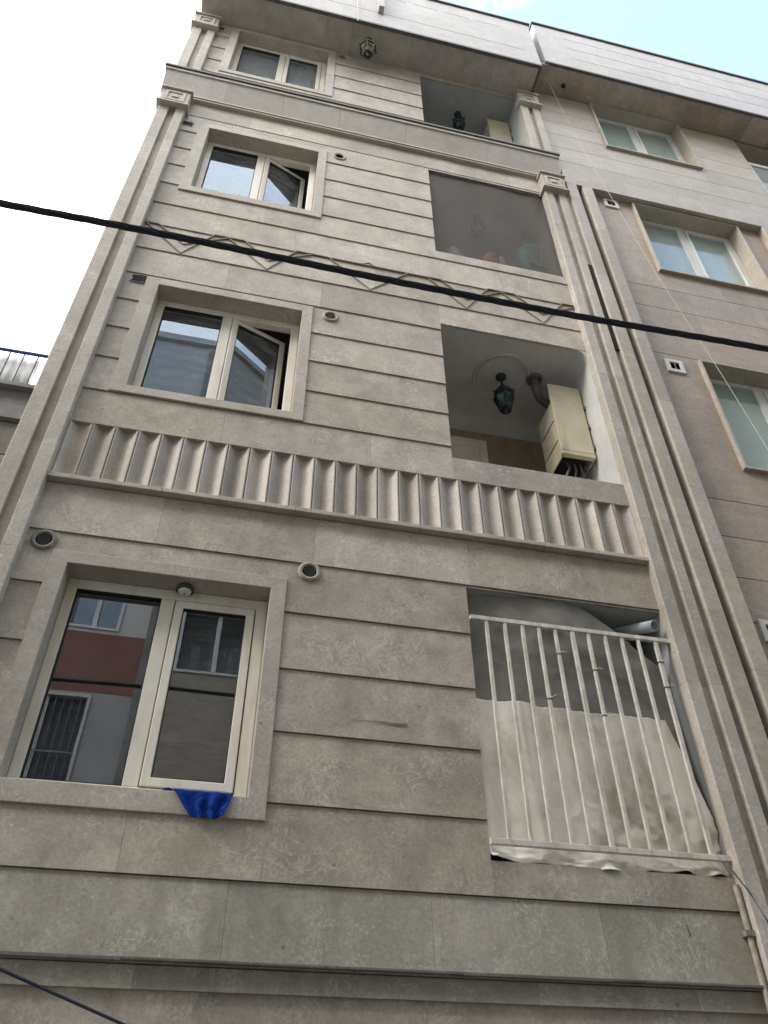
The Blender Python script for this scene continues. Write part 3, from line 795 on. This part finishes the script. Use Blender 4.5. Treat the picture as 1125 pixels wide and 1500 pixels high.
rebase(tag(m.build('drain_pipe', M['pvc']), 'short grey pipe end sticking out over the balcony railing', 'pipe'), (3.1,4.47,4.78))

# blue cloth over the sill
def cloth(u,v):
    zt = 3.272
    zb = 3.112 - .006*math.sin(u*5) - (.015*math.exp(-((u-.74)/.13)**2))
    z = zt + (zb-zt)*v
    xl = -.185 + .115*v; xr = .152 - .045*v**1.5
    x = xl + (xr-xl)*u
    w_ = min(1, v*1.4+.1)
    y = S-.036 - .013*w_*math.sin(u*19+v*1.5+2*fbm(u*2,v*2,1)) - .012*w_*math.exp(-((u-.70)/.09)**2) - .018*w_*fbm(x*13,z*9,4) - .012*w_*abs(fbm(x*18+z*9,z*12,8,2))
    y = min(y, S-.030)
    if v < .15: y += (1-v/.15)*.17; z -= (1-v/.15)*.012
    return (x,y,z)
m = MB(); m.grid(cloth, 60, 40)
m.grid(lambda u,v: (-.165-.06*u, S+.05-.075*u+.02*v, 3.262+.012*math.sin(u*4)-.028*v*(1-u*.6)), 10, 4)
rebase(tag(m.build('blue_cloth', M['blue'], solid=.004), 'crumpled blue cloth hanging over the lowest window sill', 'cloth'), (0,S-.03,3.25))

# ------------------------------------------------------- third balcony
m = MB(); m.grid(lambda u,v: (1.637+1.53*u, S+.03+.010*fbm(u*3,v*2,5)+.012*math.sin(u*3.1)*math.sin(v*3.1), 9.485+1.93*v), 60, 60)
rebase(tag(m.build('balcony_screen', M['screen'], solid=.002), 'brown see-through fabric screen filling the third balcony opening', 'screen'), (2.4,S+.04,9.48))
def basin(name, mat, c, r, h, label, cat, tilt=None, sx=1):
    m = MB(); m.lathe([(.001,0),(r*.72,0),(r,h*.95),(r*1.06,h),(r*1.05,h*.97),(r*.94,h*.95),(r*.68,.02),(.001,.02)], (0,0,0), 28)
    T = Matrix.Translation(c) @ (tilt or Matrix.Identity(4)); m.v = [T @ p for p in m.v]
    return rebase(tag(m.build(name, M[mat]), label, cat), c)
basin('bucket','teal',(2.97,4.80,9.47),.15,.98,'teal plastic bucket behind the screen at the right end of its sill','bucket')
basin('basin','lblue',(2.95,4.64,9.92),.12,.05,'light blue basin leaning on the teal bucket','basin', Matrix.Rotation(R(72),4,'X')@Matrix.Rotation(R(10),4,'Y'))
m = MB(); m.lathe([(.001,0),(.06,0),(.085,.33),(.09,.36),(.08,.40),(.03,.42),(.001,.43)], (2.36,4.62,9.47), 20)
rebase(tag(m.build('red_pot', M['red']), 'faded red pot on the third balcony sill behind the screen','pot'), (2.36,4.62,9.47))
m = MB(); m.lathe([(.001,0),(.034,0),(.036,.36),(.02,.42),(.018,.46),(.001,.461)], (2.50,4.61,9.47), 16)
rebase(tag(m.build('bottle', M['bag']), 'pale plastic bottle beside the red pot behind the screen','bottle'), (2.50,4.61,9.47))
m = MB()
def blob(u,v):
    a = u*2*math.pi; b = (v-.5)*math.pi; r = .10*(1+.35*fbm(math.cos(a)*2*math.cos(b),math.sin(a)*2*math.cos(b),math.sin(b)*2+4))
    return (1.93+1.1*r*math.cos(a)*math.cos(b), 4.62+.6*r*math.sin(a)*math.cos(b), 9.70+2.2*r*math.sin(b))
m.grid(blob, 30, 18)
rebase(tag(m.build('plastic_bag', M['bag']), 'crumpled pale plastic bag at the left end of the third balcony sill','bag'), (1.93,4.62,9.48))

# added tube standing for the pilaster's lit side face, with a real clamp
t = thing('lit_side_tube', 'added pale tube standing for the lit side of the pilaster, with a clamp, beside the lowest balcony', 'pipe', (3.205,S-.02,0))
m = MB(); m.tube([(3.14,S-.035,0.13),(3.14,S-.035,2.95)], .018, 10); m.build('tube', M['ring'], t)
m = MB(); m.box(3.105,3.165,S-.06,S-.0,2.67,2.70); m.build('clamp', M['ring_dark'], t)
m = MB(); m.tube([(3.15,S-.03,3.03),(3.17,S-.10,2.90),(3.22,S-.12,2.74),(3.26,S-.11,2.55),(3.27,S-.10,1.4)], .004, 6)
rebase(tag(m.build('loose_cord', M['cable']), 'loose dark cord drooping from the balcony corner over the pilaster', 'cord'), (3.15,S-.03,3.03))

# ================================================================ cables
def interp(pts, x):
    for a, b in zip(pts[:-1], pts[1:]):
        if x <= b[0]:
            t = (x-a[0])/(b[0]-a[0]); t = t*t*(3-2*t) if False else t
            return a[1]+(b[1]-a[1])*t
    return pts[-1][1]
cp = [(-14,5.10),(-4,5.17),(-1.38,5.196),(-.65,5.212),(.52,5.19),(1.6,5.197),(2.81,5.25),(4.5,5.27),(14,5.5)]
m = MB(); nseg = 560
def cz(x): return sum(interp(cp, x+d) for d in (-.3,-.15,0,.15,.3))/5
for s in range(5):
    pts = []
    for i in range(nseg+1):
        x = -14+28*i/nseg; a = x*9 + s*2*math.pi/5
        pts.append((x, 2.27+.0105*math.cos(a), cz(x)-.006+.0105*math.sin(a)))
    m.tube(pts, .0092, 6)
rebase(tag(m.build('overhead_cable', M['cable']), 'thick black twisted cable crossing in front of the facade', 'cable'), (0,2.27,5.2))
m = MB(); A0 = Vector((1.58,4.43,1.55)); B0 = Vector((-6.7,-3.5,3.3))
m.tube([A0.lerp(B0,i/40)+Vector((0,0,-.0))for i in range(41)], .0045, 6)
rebase(tag(m.build('thin_cable', M['cable']), 'thin black wire crossing the bottom left corner', 'cable'), A0)
m = MB(); m.tube([(.51,PY-.04,16.42),(.545,PY-.035,15.6),(.565,PY-.03,14.9),(.57,PY-.03,14.45)], .006, 6); 
rebase(tag(m.build('white_cord', M['cord']), 'short white cord dangling over the left roof parapet', 'cord'), (.51,PY-.04,16.42))
m = MB()
cpts = [(3.49,4.2,16.3),(3.70,4.28,15.50),(3.86,4.3,13.43),(4.06,4.3,11.6),(4.30,4.32,9.7),(4.54,4.3,8.1),(4.72,4.32,6.95),(4.80,4.34,6.2)]
m.tube(cpts, .0024, 6)
rebase(tag(m.build('white_cord', M['cord']), 'long white cord slanting down the right building from the roof gap', 'cord'), cpts[0])

# ============================================================ BUILDING B
B = thing('apartment_building', 'wider warm beige stone apartment block with a framed recess, right of the grey-beige one', 'building', (8,S,0))
BWIN = [(4.47,6.05,3.36,4.98),(4.47,6.05,6.69,8.31),(4.47,6.05,10.06,11.70),(4.47,6.05,13.42,15.0)]
BOP = (7.09,8.9,13.0,15.0)
w = MB()
lo = [0,.6,1.06,1.5,1.95,2.4,2.85,3.25,4.94,5.38,5.82,6.26,8.36,8.80,9.25,9.69,11.72]
bl = [b for b in BWIN[:3]]
courses(w, 3.89, 6.39, lo, bl, tilt=0, gap=.009, maxlen=1.0)
o = w.build('wall', M['b_stone'], B)
w = MB(); courses(w, 3.52, 12.5, [12.10,12.62,13.06,13.50,13.92,14.35,15.0], [BWIN[3],BOP], tilt=0, gap=.009, maxlen=1.2)
w.build('upper_wall', M['b_pale'], B)
w = MB(); courses(w, 6.39, 12.5, [0,1,2,3,4,5,6,7,8,9,10,11,11.72], [], y=S+.005, tilt=0, gap=.009, maxlen=1.2)
w.build('far_wall', M['b_stone'], B)
w = MB(); core(w, 3.50, 12.5, 0, 15, BWIN+[BOP], S+.014); w.build('backing_wall', M['groove'], B)
w = MB()
w.quad((3.505,S+.02,0),(3.505,S+9,0),(3.505,S+9,16.4),(3.505,S+.02,16.4)); w.quad((12.5,S,0),(12.5,S,16.4),(12.5,S+9,16.4),(12.5,S+9,0))
w.quad((3.505,S+9,0),(12.5,S+9,0),(12.5,S+9,16.4),(3.505,S+9,16.4)); w.quad((3.505,S+.25,16.385),(12.5,S+.25,16.385),(12.5,S+9,16.385),(3.505,S+9,16.385))
w.build('body', M['b_pale'], B)
w = MB()      # projecting frame: header, strips and slots
p = .10
def strip(x0,x1,z0,z1,pp=p):
    z = z0
    while z < z1-.01:
        zz = min(z+random.uniform(.9,1.5), z1)
        if z1-zz < .4: zz = z1
        w.newtone()
        w.prism_z([(x0,S+.01),(x0,S-pp+.014),(x0+.004,S-pp+.004),(x0+.014,S-pp),(x1-.014,S-pp),(x1-.004,S-pp+.004),(x1,S-pp+.014),(x1,S+.01)], z, zz-.002); z = zz
for x0,x1 in ((3.512,3.66),(3.738,3.888),(6.392,6.55),(6.62,6.78)): strip(x0,x1,0,11.72)
xs = [3.512,4.4,5.2,5.9,6.78]
for a,b in zip(xs[:-1],xs[1:]):
    w.newtone(); w.box(a,b-.002,S-p,S+.01,11.72,12.095)
w.build('frame', M['b_pale'], B)
w = MB(); w.box(3.456,3.509,S-.075,S-.01,8.15,9.75); w.build('gap_shade_plug', M['black'], B)  # solid black plug stands for the deep shade inside the gap
w = MB(); w.box(3.456,3.509,S-.055,S-.01,0,8.15); w.build('joint_filler', M['concrete'], B)
w = MB(); w.box(3.456,3.509,S-.055,S-.01,9.75,12.3); w.build('joint_filler', M['b_pale'], B)

def bwindow(b):
    x0,x1,z0,z1 = b
    m = MB(); m.ring((x0,x1,z0,z1-.003),(x0+.028,x1-.028,z0+.03,z1-.03), S-.045, S+.17)
    wn = m.build('window', M['b_pale'], B, bevel=.003)
    fr = MB(); yf = S+.15
    X0,X1,Z0,Z1 = x0+.029,x1-.029,z0+.031,z1-.031
    fr.ring((X0,X1,Z0,Z1),(X0+.04,X1-.05,Z0+.05,Z1-.05), yf, yf+.05, False)
    mx = (X0+X1)/2
    fr.box(mx-.055,mx+.055,yf+.003,yf+.05,Z0+.05,Z1-.05)
    fr.build('frame', M['alu'], wn, bevel=.004)
    sa = MB(); sa.ring((mx+.06,X1-.055,Z0+.055,Z1-.055),(mx+.10,X1-.10,Z0+.10,Z1-.10), yf-.008, yf+.04, False); sa.build('sash', M['alu'], wn, bevel=.004)
    g1 = MB(); g1.box(X0+.035,mx-.05,yf+.02,yf+.026,Z0+.045,Z1-.045); g1.build('pane', M['glass_b'], wn)
    g2 = MB(); g2.box(mx+.095,X1-.095,yf+.016,yf+.022,Z0+.095,Z1-.095); g2.build('pane', M['glass_b'], wn)
    cu = MB(); cu.grid(lambda u,v: (x0+(x1-x0)*u, S+.235+.008*math.sin(u*40)+.004*math.sin(u*17), z0-.05+(z1-z0+.1)*v), 120, 4); cu.build('curtain', M['curtain_b'], wn)
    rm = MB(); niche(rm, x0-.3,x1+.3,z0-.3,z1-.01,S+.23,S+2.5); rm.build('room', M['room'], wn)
for b in BWIN: bwindow(b)
# glazed balcony at the far right of the top floor
w = MB(); niche(w, BOP[0],BOP[1],BOP[2],BOP[3]-.02, S+.014, S+.9); lg = w.build('loggia', M['b_pale'], B)
w = MB(); w.ring((7.10,8.88,13.02,14.28),(7.16,8.82,13.12,14.2), S+.03,S+.075, False); w.box(7.62,7.67,S+.035,S+.07,13.12,14.2); w.box(8.2,8.25,S+.035,S+.07,13.12,14.2)
w.build('glazing_frame', M['alu'], lg, bevel=.004)
w = MB(); w.box(7.16,8.82,S+.05,S+.056,13.12,14.2); w.build('pane', M['glass_b'], lg)
# parapet and soffit
BY = 4.0
w = MB()
for za, zb in zip([15.06,15.48,15.92,16.35],[15.48,15.92,16.35,16.72]):
    xs = [3.58]
    while xs[-1] < 11.2: xs.append(xs[-1]+random.uniform(.8,1.3))
    xs.append(12.6)
    for a,b in zip(xs[:-1],xs[1:]):
        w.newtone(); w.box(a,b-.002,BY,BY+.03,za,zb-.002)
w.tone = (.5,.5,.5); w.box(3.582,12.6,BY+.0305,BY+.42,15.06,16.72); w.box(3.584,12.6,BY+.4205,S+.3,15.061,16.39)
bp_ = w.build('parapet', M['parapet'], B)
w = MB()
for zz in (15.48,15.92,16.35): w.box(4.08,12.6,BY-.0012,BY+.01,zz-.004,zz+.004)
w.build('groove', M['groove'], bp_)
w = MB(); w.box(3.56,12.62,BY-.03,BY+.45,16.722,16.77); w.build('coping', M['coping'], bp_, bevel=.006)
w = MB(); w.box(3.64,12.6,BY-.005,BY+.04,15.005,15.058); w.build('drip_edge', M['coping'], bp_, bevel=.004)
w = MB(); xs = [3.50]
while xs[-1] < 11.8: xs.append(xs[-1]+random.uniform(.45,.75))
for a,b in zip(xs[:-1],xs[1:]):
    w.newtone(); w.box(a,b-.002,BY+.041,S+.012,15.01,15.056)
w.build('soffit', M['b_soffit'], B)
w = MB(); w.lathe([(.001,0),(.035,0),(.035,-.03),(.018,-.035),(.018,-.06),(.001,-.061)], (3.98,4.27,15.01), 14)
rebase(tag(w.build('lamp_holder', M['iron']), 'bare dark lamp holder under the soffit of the warm beige building','lamp holder'), (3.98,4.27,15.0))
# square vents
def square_vent(x,z,s=.205):
    v = MB(); v.ring((x-s/2,x+s/2,z-s/2,z+s/2),(x-s*.27,x+s*.27,z-s*.27,z+s*.27), S-.022, S+.002, False)
    o = v.build('vent', M['whitemetal'], B, bevel=.004)
    k = MB(); k.box(x-s*.27,x+s*.27,S-.006,S-.003,z-s*.27,z+s*.27); k.build('vent_hole', M['black'], o)
    q = MB()
    for i in range(5):
        zz = z-s*.22+s*.11*i; q.add([(x-s*.27,S-.018,zz-.004),(x+s*.27,S-.018,zz-.004),(x+s*.27,S-.008,zz+.010),(x-s*.27,S-.008,zz+.010)],[(0,1,2,3)])
    q.box(x-.003,x+.003,S-.020,S-.010,z-s*.27,z+s*.27)
    q.build('louvre', M['ring_dark'], o)
for z in (4.86,8.14,11.585): square_vent(4.165 if z > 5 else 4.11, z)

# ======================================================= low house on the left
Hs = thing('house', 'low rough-walled house with a blue-railed white roof screen, left of the apartment block', 'house', (-4,4.7,0))
w = MB(); z = 0
lines = [0,.5,1,1.5,2,2.5,3,3.4,3.75,4.1,4.45,4.8,5.12,5.45,5.78,6.12]
courses(w, -7, -1.76, lines, [], y=4.7, tilt=0, gap=.012, vgap=.012, maxlen=.7, back=.1)
w.tone=(.5,.5,.5); w.box(-7,-1.76,4.72,12,0,6.13)
w.build('wall', M['rough_wall'], Hs)
w = MB(); w.box(-7,-1.76,4.66,4.9,6.13,6.43); w.box(-7,-1.76,4.9,12,6.13,6.40); w.build('ring_beam', M['concrete'], Hs)
w = MB(); w.box(-7,-1.76,4.60,4.95,6.432,6.475); w.build('ledge', M['concrete'], Hs, bevel=.005)
rl = MB(); rl.tube([(-7,4.66,6.905),(-1.78,4.66,6.905)], .016, 10); rail_ = rl.build('top_rail', M['bluerail'], Hs)
pn = MB(); pn.grid(lambda u,v: (-7+5.14*u+(0 if u<1 else -.06*v), 4.71+.003*math.sin(u*5.14/.075*6.283), 6.475+.415*v), 700, 1)
pn.build('screen_panel', M['panel'], Hs, solid=.003)
for k in range(24):
    X = -1.88-.11*k; q = MB(); q.tube([(X,4.68,6.475),(X,4.68,6.90)], .006, 6); q.build('post', M['greyrail'], Hs)

# ===================== buildings across the street (seen in the window glass, extended out of view to shade the facade)
OY = -3.5
def opp_window(par, x0,x1,z0,z1, gl, frame, mull=True, dark=False):
    m = MB(); m.ring((x0-.05,x1+.05,z0-.05,z1+.05),(x0,x1,z0,z1), OY+.03, OY-.12, False)
    wn = m.build('window', M[frame], par)
    if mull:
        m = MB(); xm = (x0+x1)/2; m.box(xm-.04,xm+.04,OY-.09,OY-.04,z0,z1); m.build('mullion', M['alu'], wn)
    m = MB(); m.box(x0,x1,OY-.09,OY-.084,z0,z1); m.build('pane', M[gl], wn)
    m = MB(); m.box(x0,x1,OY-.6,OY-.5,z0,z1); m.build('room', M['room'], wn)
O1 = thing('apartment_building', 'opposite block clad in red-brown stone and grey render, across the street', 'building', (-6,OY,0))
hs1 = [(-2.75,-1.95,9.32,10.35),(-3.4,-2.12,6.0,7.95),(-2.9,-1.7,3.2,4.8),(-5.6,-4.2,9.75,11.0),(-5.8,-4.2,6.2,7.8),(-2.9,-1.6,13.2,14.6),(-5.6,-4.2,13.2,14.6)]
def opp_wall(par, x0,x1,z0,z1,mat,hs,name='wall'):
    m = MB(); core(m, x0,x1,z0,z1,hs,OY); m.v = [Vector((p.x,p.y,p.z)) for p in m.v]; m.f = [f[::-1] for f in m.f]; m.build(name, M[mat], par)
opp_wall(O1,-30,-1.42,0,8.05,'opp_grey',hs1); opp_wall(O1,-30,-1.42,8.05,9.2,'opp_red',[],'red_cladding'); opp_wall(O1,-30,-1.42,9.2,17.6,'opp_white',hs1,'upper_wall')  # unseen run to the left added to shade the lower facade
for h in hs1: opp_window(O1,*h,'glass_dull' if h[2] == 6.0 else 'glass','alu' if h[0]>-3 else 'rail')
m = MB(); m.box(-1.42,-1.05,OY-.2,OY+.06,0,17.6); m.build('corner_pier', M['concrete'], O1)
m = MB(); m.box(-30,-1.05,OY-8,OY-.7,0,17.6); m.box(-30.1,-1.0,OY-.7,OY+.12,17.6,17.8); m.build('body', M['opp_white'], O1)
m = MB()
for k in range(10): m.box(-3.38+.13*k,-3.372+.13*k,OY+.04,OY+.055,6.0,7.95)
m.box(-3.4,-2.12,OY+.035,OY+.06,6.95,6.98); m.build('window_grille', M['concrete'], O1)
O2 = thing('apartment_building', 'opposite block of beige brick with aluminium windows, across the street', 'building', (4,OY,0))
hs2 = [(-.8,.45,8.65,9.85),(2.2,3.6,8.65,9.85),(-.8,.45,12.0,13.3),(2.2,3.6,12.0,13.3),(5.6,7.0,8.65,9.85),(5.6,7.0,12.0,13.3),(2.2,3.6,5.2,6.5),(5.6,7.0,5.2,6.5)]
opp_wall(O2,-1.05,20,0,20.0,'opp_beige',hs2)  # raised and lengthened out of view to cut sky light on the lower facade
for h in hs2: opp_window(O2,*h,'glass','alu')
m = MB(); m.box(-1.04,20,OY-8,OY-.7,0,20.0); m.box(-1.0,20.1,OY-.7,OY+.12,20.0,20.2); m.build('body', M['opp_beige'], O2)

# ================================================================== world
wd = bpy.data.worlds.new('World'); scene.world = wd; wd.use_nodes = True
nt = wd.node_tree; nt.nodes.clear(); L = nt.links
out = nt.nodes.new('ShaderNodeOutputWorld'); bg = nt.nodes.new('ShaderNodeBackground')
SUN = Vector((-.74,-.30,.62)).normalized()
sky = nt.nodes.new('ShaderNodeTexSky'); sky.sky_type = 'NISHITA'; sky.sun_disc = False
sky.sun_elevation = math.asin(SUN.z); sky.sun_rotation = math.atan2(SUN.x, SUN.y)
sky.dust_density = 1.5; sky.air_density = 1.0; sky.ozone_density = 1.0
tc = nt.nodes.new('ShaderNodeTexCoord')
sx = nt.nodes.new('ShaderNodeSeparateXYZ'); L.new(tc.outputs['Generated'], sx.inputs[0])
mp = nt.nodes.new('ShaderNodeVectorMath'); mp.operation = 'DIVIDE'
cb = nt.nodes.new('ShaderNodeCombineXYZ')
zz = math_(nt,'MAXIMUM', math_(nt,'ADD', sx.outputs[2], .15), .05)
for i in range(3): L.new(zz, cb.inputs[i])
L.new(tc.outputs['Generated'], mp.inputs[0]); L.new(cb.outputs[0], mp.inputs[1])
ns = N(nt,'ShaderNodeTexNoise', i_Scale=1.7, i_Detail=8, i_Roughness=.58, i_Distortion=.4); L.new(mp.outputs[0], ns.inputs['Vector'])
# cloud bank over the left of the street, thinning to the right
lean = math_(nt,'MULTIPLY', math_(nt,'ADD', math_(nt,'ADD', math_(nt,'MULTIPLY', sx.outputs[0], -1.0), math_(nt,'MULTIPLY', sx.outputs[1], -.55)), .33), .6)
cl = ramp(nt, math_(nt,'ADD', ns.outputs['Fac'], lean), [(.50,(.075,.075,.075)),(.68,(1,1,1))])
c = mixc(nt, cl, sky.outputs[0], (5.6,5.65,5.7))
L.new(c, bg.inputs[0]); bg.inputs[1].default_value = .15
L.new(bg.outputs[0], out.inputs[0])

sl = bpy.data.lights.new('sun','SUN'); sl.energy = .55; sl.angle = R(20); sl.color = (1,.95,.88)
so = bpy.data.objects.new('sun', sl); col.objects.link(so); so.location = (-10,-4,20)
so.rotation_euler = (-SUN).to_track_quat('-Z','Y').to_euler()

# ================================================================= camera
cam = bpy.data.cameras.new('camera'); co = bpy.data.objects.new('camera', cam); col.objects.link(co)
cam.sensor_fit = 'VERTICAL'; cam.sensor_height = 36; cam.sensor_width = 27; cam.lens = 36*1166.75/1500
cam.clip_end = 2000; cam.clip_start = .05
y_, p_, r_ = .227224857, .722324979, -.00736683147
f = Vector((math.sin(y_)*math.cos(p_), math.cos(y_)*math.cos(p_), math.sin(p_)))
rt = Vector((math.cos(y_), -math.sin(y_), 0)); up = rt.cross(f)
r2 = rt*math.cos(r_) + up*math.sin(r_); u2 = -rt*math.sin(r_) + up*math.cos(r_)
mw = Matrix((( r2.x,u2.x,-f.x,0),(r2.y,u2.y,-f.y,0),(r2.z,u2.z,-f.z,1.5),(0,0,0,1)))
co.matrix_world = mw
scene.camera = co
scene.view_settings.view_transform = 'Standard'; scene.view_settings.look = 'None'
scene.view_settings.exposure = 2.22; scene.view_settings.gamma = 1
scene.cycles.max_bounces = 10; scene.cycles.diffuse_bounces = 6; scene.cycles.transparent_max_bounces = 16
scene.cycles.caustics_reflective = False; scene.cycles.caustics_refractive = False
